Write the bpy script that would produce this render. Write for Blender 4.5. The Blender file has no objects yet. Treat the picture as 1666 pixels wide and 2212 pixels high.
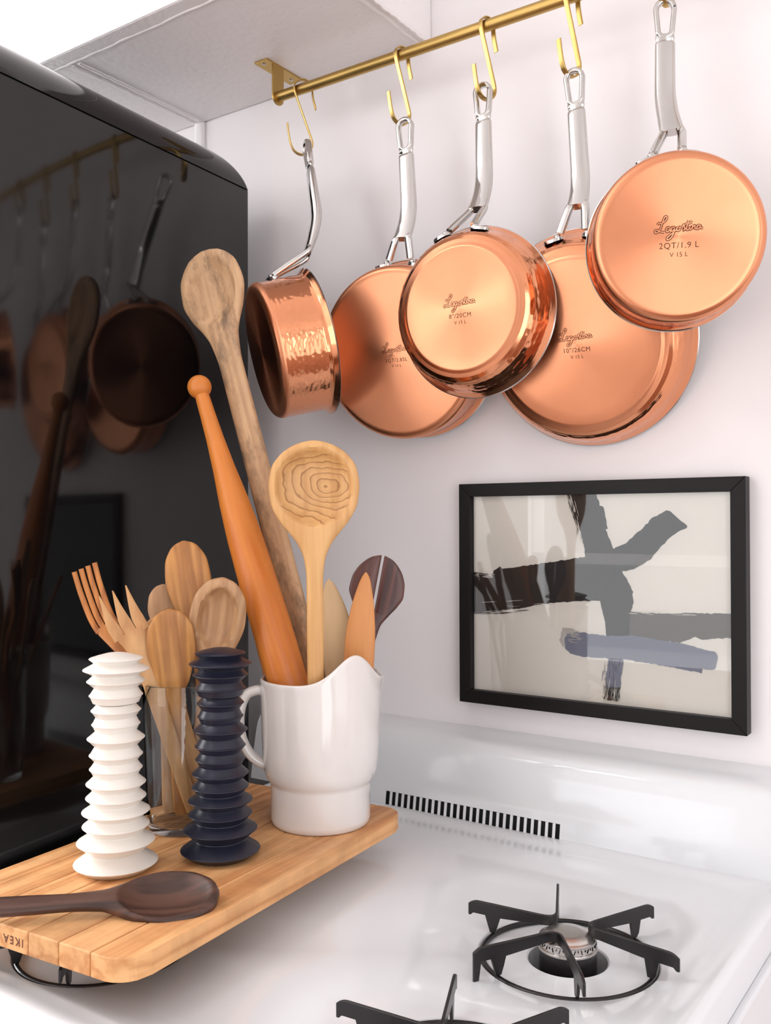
import bpy, bmesh, math, random
import numpy as np
from mathutils import Vector, Matrix
random.seed(7); rng = np.random.default_rng(7)
PI = math.pi
scn = bpy.context.scene
col = scn.collection

# ---------------------------------------------------------------- camera
yaw, pit, rol = [math.radians(a) for a in (34.603, 0.5909, -0.1642)]
fw = Vector((-math.sin(yaw) * math.cos(pit), math.cos(yaw) * math.cos(pit), math.sin(pit)))
r0 = Vector((math.cos(yaw), math.sin(yaw), 0)); u0 = r0.cross(fw)
rt = r0 * math.cos(rol) + u0 * math.sin(rol); up = -r0 * math.sin(rol) + u0 * math.cos(rol)
cam = bpy.data.cameras.new('camera'); camo = bpy.data.objects.new('camera', cam); col.objects.link(camo)
m = Matrix((rt, up, -fw)).transposed().to_4x4(); m.translation = Vector((0, -1.17, 1.33)); camo.matrix_world = m
cam.sensor_fit = 'VERTICAL'; cam.sensor_height = 36; cam.sensor_width = 36
cam.lens = 2029.02 / 2212 * 36; cam.clip_start = 0.02
scn.camera = camo

# ---------------------------------------------------------------- world, daylight, exposure
w = bpy.data.worlds.new('world'); scn.world = w; w.use_nodes = True
bg = w.node_tree.nodes['Background']; bg.inputs[0].default_value = (0.95, 0.97, 1, 1); bg.inputs[1].default_value = 0.35
scn.view_settings.view_transform = 'Standard'; scn.view_settings.look = 'None'
scn.view_settings.gamma = 1; scn.view_settings.use_curve_mapping = False
scn.view_settings.exposure = 0.1
def area(name, loc, target, sx, sy, power, colr):
    l = bpy.data.lights.new(name, 'AREA'); l.shape = 'RECTANGLE'; l.size = sx; l.size_y = sy; l.energy = power; l.color = colr
    o = bpy.data.objects.new(name, l); col.objects.link(o); o.location = loc
    o.rotation_euler = (Vector(target) - Vector(loc)).to_track_quat('-Z', 'Y').to_euler(); return o
area('daylight_left', (-2.5, -.85, 1.75), (0, -.85, 1.7), 1.2, 1.2, 58, (.97, 0.985, 1))
area('daylight_front_left', (-1.17, -2.08, 1.19), (-1.17, 0, 1.19), 0.80, 0.72, 4.6, (.965, 0.985, 1))
area('daylight_front', (1.65, -2.08, 1.2), (1.65, 0, 1.2), 1.5, 2.05, 29, (.965, 0.982, 1))
area('daylight_right', (2.9, -1.05, 1.25), (0, -1.0, 1.25), 1.5, 2.1, 15, (.97, 0.982, 1))
lamp = area('ceiling_lamp', (-1.30, -1.42, 2.56), (-1.30, -1.42, 0), 0.34, 0.34, 3.8, (1, 0.985, 0.98)); lamp.data.shape = 'DISK'

# ---------------------------------------------------------------- materials
def lsp(a, b_, n): return [float(x) for x in np.linspace(a, b_, n)]
def lin(c):
    return tuple(((x / 255) / 12.92 if x / 255 <= 0.04045 else ((x / 255 + 0.055) / 1.055) ** 2.4) for x in c) + (1,)
def base_mat(name, c, rough=0.5, metal=0.0, **kw):
    m = bpy.data.materials.new(name); m.use_nodes = True
    b = m.node_tree.nodes['Principled BSDF']
    b.inputs['Base Color'].default_value = lin(c) if max(c) > 1.5 else tuple(c) + (1,)
    b.inputs['Roughness'].default_value = rough; b.inputs['Metallic'].default_value = metal
    for k, v in kw.items(): b.inputs[k.replace('_', ' ')].default_value = v
    return m, m.node_tree.nodes, m.node_tree.links, b
def bump(nt, l, b, src, strength, dist):
    n = nt.new('ShaderNodeBump'); n.inputs['Strength'].default_value = strength; n.inputs['Distance'].default_value = dist
    l.new(src, n.inputs['Height']); l.new(n.outputs[0], b.inputs['Normal']); return n
def coords(nt, l, scale, kind='Object'):
    t = nt.new('ShaderNodeTexCoord'); mp = nt.new('ShaderNodeMapping'); mp.inputs['Scale'].default_value = scale
    l.new(t.outputs[kind], mp.inputs[0]); return mp.outputs[0]
def noise(nt, l, vec, sc, det=4, rough=.5, dist=0):
    n = nt.new('ShaderNodeTexNoise'); n.inputs['Scale'].default_value = sc; n.inputs['Detail'].default_value = det
    n.inputs['Roughness'].default_value = rough; n.inputs['Distortion'].default_value = dist
    if vec: l.new(vec, n.inputs['Vector'])
    return n
def ramp(nt, l, fac, stops):
    r = nt.new('ShaderNodeValToRGB'); l.new(fac, r.inputs[0]); e = r.color_ramp.elements
    e[0].position, e[0].color = stops[0]; e[1].position, e[1].color = stops[1]
    for p, c in stops[2:]:
        q = e.new(p); q.color = c
    return r
def paint(name, c, rough, sc=60, st=.15, d=.002):
    m, nt, l, b = base_mat(name, c, rough)
    n = noise(nt, l, coords(nt, l, (1, 1, 1)), sc, 5); bump(nt, l, b, n.outputs[0], st, d); return m
def wood(name, c1, c2, rough=.42, ax=(1, 1, .07), rings=55, streak=260, stain=None, dark=.8, vary=0):
    m, nt, l, b = base_mat(name, c1, rough)
    v = coords(nt, l, ax)
    if vary:
        oi = nt.new('ShaderNodeObjectInfo'); ad = nt.new('ShaderNodeVectorMath'); ad.operation = 'ADD'
        cm = nt.new('ShaderNodeCombineXYZ'); mu = nt.new('ShaderNodeMath'); mu.operation = 'MULTIPLY'; mu.inputs[1].default_value = 7
        l.new(oi.outputs['Random'], mu.inputs[0]); l.new(mu.outputs[0], cm.inputs[0]); l.new(mu.outputs[0], cm.inputs[1])
        l.new(v, ad.inputs[0]); l.new(cm.outputs[0], ad.inputs[1]); v = ad.outputs[0]
    n1 = noise(nt, l, v, 18, 3, .5, .3)
    mu = nt.new('ShaderNodeMath'); mu.operation = 'MULTIPLY'; mu.inputs[1].default_value = rings; l.new(n1.outputs[0], mu.inputs[0])
    sn = nt.new('ShaderNodeMath'); sn.operation = 'SINE'; l.new(mu.outputs[0], sn.inputs[0])
    ma = nt.new('ShaderNodeMapRange'); ma.inputs[1].default_value = -1; ma.inputs[2].default_value = 1; l.new(sn.outputs[0], ma.inputs[0])
    n2 = noise(nt, l, v, streak, 4)
    ad2 = nt.new('ShaderNodeMath'); ad2.operation = 'MULTIPLY_ADD'; ad2.inputs[1].default_value = .45; l.new(ma.outputs[0], ad2.inputs[0]); 
    m5 = nt.new('ShaderNodeMath'); m5.operation = 'MULTIPLY'; m5.inputs[1].default_value = .6; l.new(n2.outputs[0], m5.inputs[0]); l.new(m5.outputs[0], ad2.inputs[2])
    a, c = lin(c1), lin(c2)
    r = ramp(nt, l, ad2.outputs[0], [(.12, c), (.75, a)])
    out = r.outputs[0]
    n3 = noise(nt, l, coords(nt, l, (1, 1, .5)), 30, 4, .6)
    mx = nt.new('ShaderNodeMix'); mx.data_type = 'RGBA'; mx.blend_type = 'MULTIPLY'; mx.inputs[0].default_value = 1
    g = ramp(nt, l, n3.outputs[0], [(.3, (dark, dark, dark, 1)), (.6, (1, 1, 1, 1))])
    l.new(out, mx.inputs[6]); l.new(g.outputs[0], mx.inputs[7]); out = mx.outputs[2]
    if stain:
        n4 = noise(nt, l, coords(nt, l, (1, 1, .35)), 45, 6, .7)
        g2 = ramp(nt, l, n4.outputs[0], [(.48, (0, 0, 0, 1)), (.70, (1, 1, 1, 1))])
        mx2 = nt.new('ShaderNodeMix'); mx2.data_type = 'RGBA'; l.new(g2.outputs[0], mx2.inputs[0]); l.new(out, mx2.inputs[6]); mx2.inputs[7].default_value = lin(stain); out = mx2.outputs[2]
    if vary:
        hs = nt.new('ShaderNodeHueSaturation'); l.new(out, hs.inputs['Color'])
        mr = nt.new('ShaderNodeMapRange'); mr.inputs[3].default_value = 1 - vary; mr.inputs[4].default_value = 1 + vary
        l.new(oi.outputs['Random'], mr.inputs[0]); l.new(mr.outputs[0], hs.inputs['Value']); out = hs.outputs[0]
    l.new(out, b.inputs['Base Color'])
    bump(nt, l, b, n2.outputs[0], .12, .0006)
    return m
def metal(name, c, rough, aniso=0, sc=None, radial=False):
    m, nt, l, b = base_mat(name, c, rough, 1.0)
    if aniso:
        b.inputs['Anisotropic'].default_value = aniso
        t = nt.new('ShaderNodeTangent'); t.direction_type = 'RADIAL'; t.axis = 'Z'; l.new(t.outputs[0], b.inputs['Tangent'])
    v = coords(nt, l, (1, 1, 1))
    n = noise(nt, l, v, 14, 2, .5)
    r = ramp(nt, l, n.outputs[0], [(.2, (rough * .85,) * 3 + (1,)), (.8, (min(1, rough * 1.15),) * 3 + (1,))])
    l.new(r.outputs[0], b.inputs['Roughness'])
    n2 = noise(nt, l, v, 20, 2, .5)
    mx = nt.new('ShaderNodeMix'); mx.data_type = 'RGBA'
    cc = lin(c) if max(c) > 1.5 else tuple(c) + (1,)
    g = ramp(nt, l, n2.outputs[0], [(.35, cc), (.9, tuple(x * .92 for x in cc[:3]) + (1,))]); l.new(g.outputs[0], b.inputs['Base Color'])
    return m
M = {}
M['wall'] = paint('wall_paint', (240, 235, 236), .55, 35, .12, .004)
M['soffit'] = paint('soffit_paint', (240, 235, 235), .42, 90, .5, .0025)
M['ceil'] = paint('ceiling_paint', (244, 242, 242), .7)
M['room'] = paint('room_paint', (246, 243, 241), .6, 35, .1, .003)
M['frame_w'] = paint('window_paint', (240, 238, 236), .4)
M['floor'] = wood('floor_wood', (158, 118, 98), (112, 80, 66), .35, (1, .06, 1), 40, 120)
M['enamel'] = base_mat('white_enamel', (228, 230, 233), .13, 0, Coat_Weight=.3)[0]
M['cavity'] = base_mat('dark_cavity', (8, 8, 9), .8)[0]
M['black_enamel'] = paint('black_enamel', (24, 20, 22), .3, 200, .1, .001)
M['fridge'] = base_mat('black_gloss', (11, 9, 10), .07)[0]
M['seam'] = base_mat('seam_black', (3, 3, 3), .7)[0]
M['brass'] = metal('brushed_brass', (.52, .345, .115), .38)
M['screw'] = metal('steel_screw', (200, 198, 196), .3)
M['steel'] = metal('polished_steel', (.62, .60, .58), .10)
M['lining'] = metal('steel_lining', (.66, .65, .64), .25)
M['copper'] = metal('brushed_copper', (.80, .335, .178), .31, .85)
M['copper_p'] = metal('polished_copper', (.84, .35, .18), .13)
M['engrave'] = base_mat('engraved_line', (92, 46, 26), .55, .5)[0]
M['ceramic_w'] = base_mat('white_glaze', (229, 222, 218), .12, 0, Coat_Weight=.4)[0]
M['mill_w'] = base_mat('ivory_lacquer', (234, 227, 218), .3, 0)[0]
M['mill_b'] = base_mat('navy_lacquer', (26, 28, 45), .36, 0)[0]
M['frame'] = base_mat('frame_black', (20, 16, 17), .42, 0, Specular_IOR_Level=.22)[0]
M['print'] = base_mat('print_paper', (246, 240, 230), .8)[0]
M['ink'] = base_mat('black_ink', (38, 33, 31), .7)[0]
M['ink_refl'] = base_mat('reflection_grey_ink', (92, 84, 78), .7)[0]  # black ink for the right band, lightened to paint in a reflection
M['inkb'] = base_mat('slate_ink', (112, 116, 138), .7)[0]
M['inkw'] = base_mat('pale_grey_wash', (196, 190, 184), .8)[0]
M['brand'] = base_mat('burnt_brand', (112, 66, 44), .7)[0]
g, nt, l, b = base_mat('clear_glass', (250, 252, 252), .0, 0, Transmission_Weight=1.0, IOR=1.45); M['glass'] = g
# thin picture glass: clear with a mirror-like fresnel sheen
pg = bpy.data.materials.new('picture_glass'); pg.use_nodes = True; nt = pg.node_tree.nodes; l = pg.node_tree.links; nt.clear()
o = nt.new('ShaderNodeOutputMaterial'); mx = nt.new('ShaderNodeMixShader'); tr = nt.new('ShaderNodeBsdfTransparent'); gl = nt.new('ShaderNodeBsdfGlossy'); fr = nt.new('ShaderNodeFresnel')
gl.inputs['Roughness'].default_value = 0.0; fr.inputs[0].default_value = 1.45; l.new(fr.outputs[0], mx.inputs[0]); l.new(tr.outputs[0], mx.inputs[1]); l.new(gl.outputs[0], mx.inputs[2]); l.new(mx.outputs[0], o.inputs[0]); M['pglass'] = pg
M['w_old'] = wood('worn_pale_wood', (205, 165, 125), (180, 138, 100), .6, stain=(110, 88, 70), dark=.85)
M['w_pin'] = wood('orange_beech', (214, 128, 52), (198, 108, 40), .38, (1, 1, .04), 30, 300, dark=.9)
def ringed(name, c1, c2, c0, zc):
    m = wood(name, c1, c0, .42, (1, 1, .06), 40, 260, dark=.94); nt = m.node_tree.nodes; l = m.node_tree.links; b = nt['Principled BSDF']
    src = b.inputs['Base Color'].links[0].from_socket
    t = nt.new('ShaderNodeTexCoord'); mp = nt.new('ShaderNodeMapping'); mp.inputs['Location'].default_value = (-.014, 0, -zc); l.new(t.outputs['Object'], mp.inputs[0])
    n = noise(nt, l, mp.outputs[0], 22, 3, .5); mp2 = nt.new('ShaderNodeMapping'); mp2.inputs['Scale'].default_value = (.8, .3, 1.15); l.new(mp.outputs[0], mp2.inputs[0])
    ln = nt.new('ShaderNodeVectorMath'); ln.operation = 'LENGTH'; l.new(mp2.outputs[0], ln.inputs[0])
    ma = nt.new('ShaderNodeMath'); ma.operation = 'MULTIPLY_ADD'; l.new(n.outputs[0], ma.inputs[0]); ma.inputs[1].default_value = .03; l.new(ln.outputs['Value'], ma.inputs[2])
    mu = nt.new('ShaderNodeMath'); mu.operation = 'MULTIPLY'; l.new(ma.outputs[0], mu.inputs[0]); mu.inputs[1].default_value = 125
    fr = nt.new('ShaderNodeMath'); fr.operation = 'FRACT'; l.new(mu.outputs[0], fr.inputs[0])
    r = ramp(nt, l, fr.outputs[0], [(.0, (.12, .12, .12, 1)), (.72, (.3, .3, .3, 1)), (.88, (1, 1, 1, 1)), (1.0, (.12, .12, .12, 1))])
    mp3 = nt.new('ShaderNodeMapping'); mp3.inputs['Location'].default_value = (0, 0, -zc + .002); mp3.inputs['Scale'].default_value = (1, 0, 1); l.new(t.outputs['Object'], mp3.inputs[0])
    l3 = nt.new('ShaderNodeVectorMath'); l3.operation = 'LENGTH'; l.new(mp3.outputs[0], l3.inputs[0])
    mk = ramp(nt, l, l3.outputs['Value'], [(.0400, (1, 1, 1, 1)), (.0425, (0, 0, 0, 1))])
    mm = nt.new('ShaderNodeMath'); mm.operation = 'MULTIPLY'; l.new(r.outputs[0], mm.inputs[0]); l.new(mk.outputs[0], mm.inputs[1])
    mx = nt.new('ShaderNodeMix'); mx.data_type = 'RGBA'; l.new(mm.outputs[0], mx.inputs[0]); l.new(src, mx.inputs[6]); mx.inputs[7].default_value = lin(c2); l.new(mx.outputs[2], b.inputs['Base Color']); return m
M['w_ladle'] = ringed('honey_ringed_wood', (222, 172, 112), (150, 100, 52), (202, 148, 90), .358)
M['w_pale'] = wood('pale_beech', (208, 174, 130), (190, 154, 112), .5, (1, 1, .05), 30, 300, dark=.92)
M['w_beech'] = wood('red_beech', (214, 145, 84), (196, 124, 66), .45, (1, 1, .05), 30, 300, dark=.92)
M['w_rose'] = wood('rosewood', (96, 54, 46), (48, 26, 24), .35, (1, 1, .06), 60, 260)
M['w_dark'] = wood('walnut_brown', (92, 62, 50), (44, 28, 24), .4, (1, 1, .06), 60, 260)
M['w_olive'] = wood('olive_wood', (206, 146, 80), (150, 92, 46), .42, (1, 1, .08), 60, 200)
M['w_fork'] = wood('olive_orange', (208, 134, 66), (160, 92, 44), .42, (1, 1, .06), 60, 200)
M['w_cherry'] = wood('light_cherry', (214, 164, 110), (186, 130, 80), .45, (1, 1, .08), 60, 220)
M['w_tan'] = wood('tan_wood', (200, 156, 114), (168, 122, 84), .5, (1, 1, .1), 70, 220)
M['w_board'] = wood('board_beech', (234, 178, 122), (198, 132, 78), .5, (1, .05, 1), 45, 220, dark=.80, vary=.10)

# ---------------------------------------------------------------- mesh helpers
def link(name, V, F, mat, parent=None, smooth=True, mats=None, angle=40):
    me = bpy.data.meshes.new(name); me.from_pydata([tuple(v) for v in V], [], F); me.validate(); me.update()
    bm = bmesh.new(); bm.from_mesh(me); bmesh.ops.recalc_face_normals(bm, faces=bm.faces[:]); bm.to_mesh(me); bm.free()
    me.materials.append(M[mat])
    if smooth:
        me.polygons.foreach_set('use_smooth', [True] * len(me.polygons))
        try: me.set_sharp_from_angle(angle=math.radians(angle))
        except Exception: pass
    o = bpy.data.objects.new(name, me); col.objects.link(o)
    if parent: o.parent = parent
    return o
def tag(o, label=None, cat=None, group=None, kind=None):
    if label: o['label'] = label
    if cat: o['category'] = cat
    if group: o['group'] = group
    if kind: o['kind'] = kind
    return o
def thing(name, mat4, label, cat, group=None):
    o = bpy.data.objects.new(name, None); col.objects.link(o); o.matrix_world = mat4; o.empty_display_size = .05
    return tag(o, label, cat, group)
class MB:
    def __init__(s): s.V = []; s.F = []
    def add(s, V, F):
        k = len(s.V); s.V += [tuple(v) for v in V]; s.F += [tuple(i + k for i in f) for f in F]; return s
    def box(s, x0, y0, z0, x1, y1, z1):
        return s.add([(x0, y0, z0), (x1, y0, z0), (x1, y1, z0), (x0, y1, z0), (x0, y0, z1), (x1, y0, z1), (x1, y1, z1), (x0, y1, z1)],
                     [(0, 3, 2, 1), (4, 5, 6, 7), (0, 1, 5, 4), (1, 2, 6, 5), (2, 3, 7, 6), (3, 0, 4, 7)])
    def loft(s, rings, closed=True, caps=True):
        k = len(s.V); n = len(rings[0])
        for r in rings: s.V += [tuple(v) for v in r]
        for i in range(len(rings) - 1):
            for j in range(n if closed else n - 1):
                a = k + i * n + j; b_ = k + i * n + (j + 1) % n
                s.F.append((a, b_, b_ + n, a + n))
        if caps:
            s.F.append(tuple(range(k + n - 1, k - 1, -1))); s.F.append(tuple(k + (len(rings) - 1) * n + j for j in range(n)))
        return s
    def lathe(s, prof, n=64, disp=None):
        rings = []
        k = len(s.V); first = []
        for (r, z) in prof:
            rings.append([(r * math.cos(2 * PI * j / n), r * math.sin(2 * PI * j / n), z) for j in range(n)])
        return s.loft(rings, True, False)
    def sweep(s, path, a, b, lat, n=14, p=2.6, caps=True):
        """path points, a half width along lat, b half thickness; lists or scalars; superellipse section"""
        P = [Vector(q) for q in path]; N = len(P)
        A = a if hasattr(a, '__len__') else [a] * N; B = b if hasattr(b, '__len__') else [b] * N
        rings = []
        for i in range(N):
            t = (P[min(i + 1, N - 1)] - P[max(i - 1, 0)]).normalized()
            L = Vector(lat[i] if isinstance(lat, list) else lat); L = (L - t * L.dot(t)).normalized(); Nn = t.cross(L)
            ring = []
            for j in range(n):
                th = 2 * PI * (j + .5) / n; c, d = math.cos(th), math.sin(th)
                ring.append(P[i] + L * (A[i] * math.copysign(abs(c) ** (2 / p), c)) + Nn * (B[i] * math.copysign(abs(d) ** (2 / p), d)))
            rings.append(ring)
        return s.loft(rings, True, caps)
    def xf(s, mat4): s.V = [tuple(mat4 @ Vector(v)) for v in s.V]; return s
    def build(s, name, mat, parent=None, smooth=True, angle=40): return link(name, s.V, s.F, mat, parent, smooth, angle=angle)
def catmull(P, n=8, closed=False):
    P = [np.array(p, float) for p in P]; out = []; N = len(P)
    for i in range(N if closed else N - 1):
        if closed: a, b_, c, d = P[(i - 1) % N], P[i], P[(i + 1) % N], P[(i + 2) % N]
        else: a, b_, c, d = P[max(i - 1, 0)], P[i], P[i + 1], P[min(i + 2, N - 1)]
        for k in range(n):
            t = k / n; out.append(.5 * (2 * b_ + (c - a) * t + (2 * a - 5 * b_ + 4 * c - d) * t * t + (3 * b_ - a - 3 * c + d) * t ** 3))
    if not closed: out.append(P[-1])
    return [Vector(q) for q in out] if len(P[0]) == 3 else out
def rrect(x0, y0, x1, y1, r, n=8):
    o = []
    for cx, cy, a in ((x1 - r, y0 + r, -90), (x1 - r, y1 - r, 0), (x0 + r, y1 - r, 90), (x0 + r, y0 + r, 180)):
        for k in range(n + 1):
            t = math.radians(a + 90 * k / n); o.append((cx + r * math.cos(t), cy + r * math.sin(t)))
    return o
def bevel(o, wdt, seg=2):
    md = o.modifiers.new('bevel', 'BEVEL'); md.width = wdt; md.segments = seg; md.limit_method = 'ANGLE'; md.angle_limit = math.radians(40); return o
def frame_matrix(origin, x, y, z):
    m = Matrix((Vector(x), Vector(y), Vector(z))).transposed().to_4x4(); m.translation = Vector(origin); return m
def T(x, y, z): return Matrix.Translation((x, y, z))

# ---------------------------------------------------------------- room
def st(o, name=None): o['kind'] = 'structure'; return o
X0, X1, Y0, ZC = -2.6, 3.0, -2.15, 2.6
st(MB().box(X0, 0, 0, X1, .1, ZC).build('wall_back', 'wall', smooth=False))
st(MB().box(X0, Y0, -.1, X1, .1, 0).build('floor', 'floor', smooth=False))
st(MB().box(X0, Y0, ZC, X1, .1, ZC + .1).build('ceiling', 'ceil', smooth=False))
def wall_hole(name, axis, c0, c1, a0, a1, ha0, ha1, hz0, hz1):
    mb = MB()
    for (p, q, z0, z1) in ((a0, ha0, 0, ZC), (ha1, a1, 0, ZC), (ha0, ha1, 0, hz0), (ha0, ha1, hz1, ZC)):
        if axis == 'x': mb.box(c0, p, z0, c1, q, z1)
        else: mb.box(p, c0, z0, q, c1, z1)
    return st(mb.build(name, 'room', smooth=False))
def window(name, axis, c, a0, a1, z0, z1):
    mb = MB(); t = .05
    for (p, q, u, v) in ((a0, a0 + t, z0, z1), (a1 - t, a1, z0, z1), (a0, a1, z0, z0 + t), (a0, a1, z1 - t, z1), (a0, a1, (z0 + z1) / 2 - .02, (z0 + z1) / 2 + .02)):
        if axis == 'x': mb.box(c - .04, p, u, c + .02, q, v)
        else: mb.box(p, c - .04, u, q, c + .02, v)
    return st(mb.build(name, 'frame_w', smooth=False))
wall_hole('wall_left', 'x', X0 - .1, X0, Y0, .1, -1.5, -.2, 1.1, 2.4); window('window_1', 'x', X0 - .03, -1.5, -.2, 1.1, 2.4)
wf = MB()
for (p, q, z0, z1) in ((X0, -1.59, 0, ZC), (-.75, .88, 0, ZC), (2.42, X1, 0, ZC), (-1.59, -.75, 0, .81), (-1.59, -.75, 1.57, ZC), (.88, 2.42, 0, .16), (.88, 2.42, 2.24, ZC)): wf.box(p, Y0 - .1, z0, q, Y0, z1)
st(wf.build('wall_front', 'room', smooth=False))
window('window_2', 'y', Y0 - .03, -1.59, -.75, .81, 1.57); window('window_4', 'y', Y0 - .03, .88, 2.42, .16, 2.24)
wall_hole('wall_right', 'x', X1, X1 + .1, Y0, .1, -1.82, -.28, .18, 2.32); window('window_3', 'x', X1 + .04, -1.82, -.28, .18, 2.32)
# soffit above fridge and rail, with its beads
SX, SY, SZ = -.722, -.296, 2.03
so = st(MB().box(X0, SY, SZ, SX, 0, ZC).build('soffit', 'soffit', smooth=False)); bevel(so, .004)
def bead(p, q, r, nm, wob=.0012):
    n = 40; path = [Vector(p).lerp(Vector(q), i / n) + Vector((random.uniform(-wob, wob), random.uniform(-wob, wob), random.uniform(-.0004, .0004))) for i in range(n + 1)]
    st(MB().sweep(path, r, r * .8, (1, 0, 0) if abs(q[1] - p[1]) > abs(q[0] - p[0]) else (0, 1, 0), 8).build(nm, 'soffit'))
bead((-1.19, -.262, SZ), (-1.19, -.012, SZ), .0035, 'trim_1')
bead((-1.205, -.262, SZ), (-1.205, -.012, SZ), .0022, 'trim_2')
bead((-1.3, -.268, SZ), (-.73, -.270, SZ), .002, 'trim_3')
bead((-.735, -.27, SZ), (-.735, -.002, SZ), .0028, 'trim_4')
bead((-.724, -.294, SZ), (-.724, -.002, SZ), .002, 'trim_5')
st(MB().sweep([(-1.2, -.002, 1.6), (-1.2, -.002, SZ)], .012, .004, (1, 0, 0), 12).build('trim_6', 'soffit'))

# ---------------------------------------------------------------- fridge
FZ, FR = 1.848, .056
fm = Matrix.Translation((-1.006, -.083, 0)) @ Matrix.Rotation(math.radians(4.0), 4, 'Z')
fr_ = thing('fridge', fm, 'tall glossy black refrigerator with rounded top, left of the stove, reflecting the copper pans', 'refrigerator')
mb = MB(); W_, D_ = .70, .50     # local: x from -W_ to 0, y from -D_ to 0
loop = rrect(-W_, -D_, 0, 0, .008, 4)
mb.loft([[(x, y, z) for x, y in loop] for z in (.05, FZ - .0012)]); mb.build('body', 'fridge', fr_)
mb = MB(); rings = []
for k in range(0, 15):
    t = PI / 2 * k / 14; ins = FR * (1 - math.cos(t)); z = FZ + .0012 + FR * math.sin(t)
    rr = .008 + (.05 - .008) * min(1, 1.6 * k / 14)
    rings.append([(x, y, z) for x, y in rrect(-W_ + ins, -D_ + ins, -ins, -ins * .9, max(.008, rr - ins * .3), 8)])
# rounded rear shoulder of the cap: pull the top rings inwards along y
mb.loft(rings); mb.build('top_cap', 'fridge', fr_, angle=60)
MB().box(-W_ + .004, -D_ + .004, FZ - .004, -.004, -.004, FZ + .004).build('seam', 'seam', fr_, False)
MB().box(-W_ + .02, -D_ + .02, 0, -.02, -.02, .05).build('plinth', 'seam', fr_, False)

# ---------------------------------------------------------------- stove
ZS = .932
SXA, SXB, SYA, SYB = -.955, -.220, -.712, -.086
stove = thing('gas_stove', T(-.605, -.40, 0), 'white enamel gas stove under the pans with black vent slots along its backguard', 'stove')
inv = T(.605, .40, 0)
BR = [(-.355, -.363), (-.345, -.588), (-.725, -.588)]
bm = bmesh.new()
def ringv(pts, z): return [bm.verts.new((x, y, z)) for x, y in pts]
def bridge(a, b_):
    n = len(a)
    for i in range(n): bm.faces.new((a[i], a[(i + 1) % n], b_[(i + 1) % n], b_[i]))
prof = [(.036, 0), (.030, .0006), (.024, .0022), (.018, .0042), (.013, .0055), (.009, .0060), (.006, .0057), (.003, .0042), (.001, .0018), (0, -.001), (0, -.034)]
loops = [ringv(rrect(SXA + d, SYA + d, SXB - d, SYB - d, .008 + d * .6, 10), ZS + z) for d, z in prof]
for a, b_ in zip(loops, loops[1:]): bridge(a, b_)
edges = []
def circ(c, r, n=72): return [(c[0] + r * math.cos(2 * PI * k / n), c[1] + r * math.sin(2 * PI * k / n)) for k in range(n)]
fill = [loops[0]]
wells = [(.0835, 0), (.0822, -.0008), (.0812, -.0030), (.0795, -.0045), (.075, -.005), (.047, -.0048), (.041, -.0035), (.0375, -.003), (.036, -.0042), (.0355, -.010), (.0355, -.032)]
for c in BR:
    ls = [ringv(circ(c, r), ZS + z) for r, z in wells]
    for a, b_ in zip(ls, ls[1:]): bridge(a, b_)
    fill.append(ls[0])
for lp in fill:
    for i in range(len(lp)):
        e = bm.edges.get((lp[i], lp[(i + 1) % len(lp)])) or bm.edges.new((lp[i], lp[(i + 1) % len(lp)])); edges.append(e)
bmesh.ops.triangle_fill(bm, use_beauty=True, use_dissolve=False, edges=edges)
bmesh.ops.recalc_face_normals(bm, faces=bm.faces[:])
bm.transform(inv)
me = bpy.data.meshes.new('cooktop'); bm.to_mesh(me); bm.free(); me.materials.append(M['enamel'])
me.polygons.foreach_set('use_smooth', [True] * len(me.polygons)); me.set_sharp_from_angle(angle=math.radians(35))
ct = bpy.data.objects.new('cooktop', me); col.objects.link(ct); ct.parent = stove
o = MB().box(SXA + .004, SYA + .004, .03, SXB + .007, -.004, ZS - .0345).xf(inv).build('body', 'enamel', stove, False); bevel(o, .004, 3)
for c in BR: MB().add([(x, y, ZS - .0318) for x, y in circ(c, .0354)] , [tuple(range(72))]).xf(inv).build('burner_well', 'cavity', stove, False)
# backguard: sloping top, upright front with slots
VX0, VX1, VZ0, VZ1, YF = -.745, -.4845, .9365, .9555, -.092
yf = lambda z: -.085 - (.985 - z) * .16
bgp = [(0, ZS + .002), (0, 1.040), (-.02, 1.0405), (-.043, 1.039), (-.060, 1.0355), (-.0705, 1.029), (-.077, 1.019), (-.081, 1.005), (yf(.985), .985), (yf(.970), .970), (yf(VZ1), VZ1)]
mb = MB(); xs = (-.997, -.2185); ZL = ZS + .004
mb.loft([[(x, y, z) for y, z in bgp] for x in xs], False, False)
for x0, x1 in ((xs[0], VX0), (VX1, xs[1])): mb.add([(x0, yf(VZ1), VZ1), (x1, yf(VZ1), VZ1), (x1, yf(ZL), ZL), (x0, yf(ZL), ZL)], [(0, 1, 2, 3)])
mb.add([(VX0, yf(VZ0), VZ0), (VX1, yf(VZ0), VZ0), (VX1, yf(ZL), ZL), (VX0, yf(ZL), ZL)], [(0, 1, 2, 3)])
for x in xs: mb.add([(x, y, z) for y, z in bgp] + [(x, yf(ZL), ZL)], [tuple(range(len(bgp) + 1))])
mb.xf(inv).build('backguard', 'enamel', stove, True, 50)
MB().box(VX0 - .002, YF + .004, VZ0 - .002, VX1 + .002, YF + .03, VZ1 + .0015).xf(inv).build('vent_cavity', 'cavity', stove, False)
NS = 27; pitch = (VX1 - VX0 + .0036) / NS
barme = None
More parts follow.
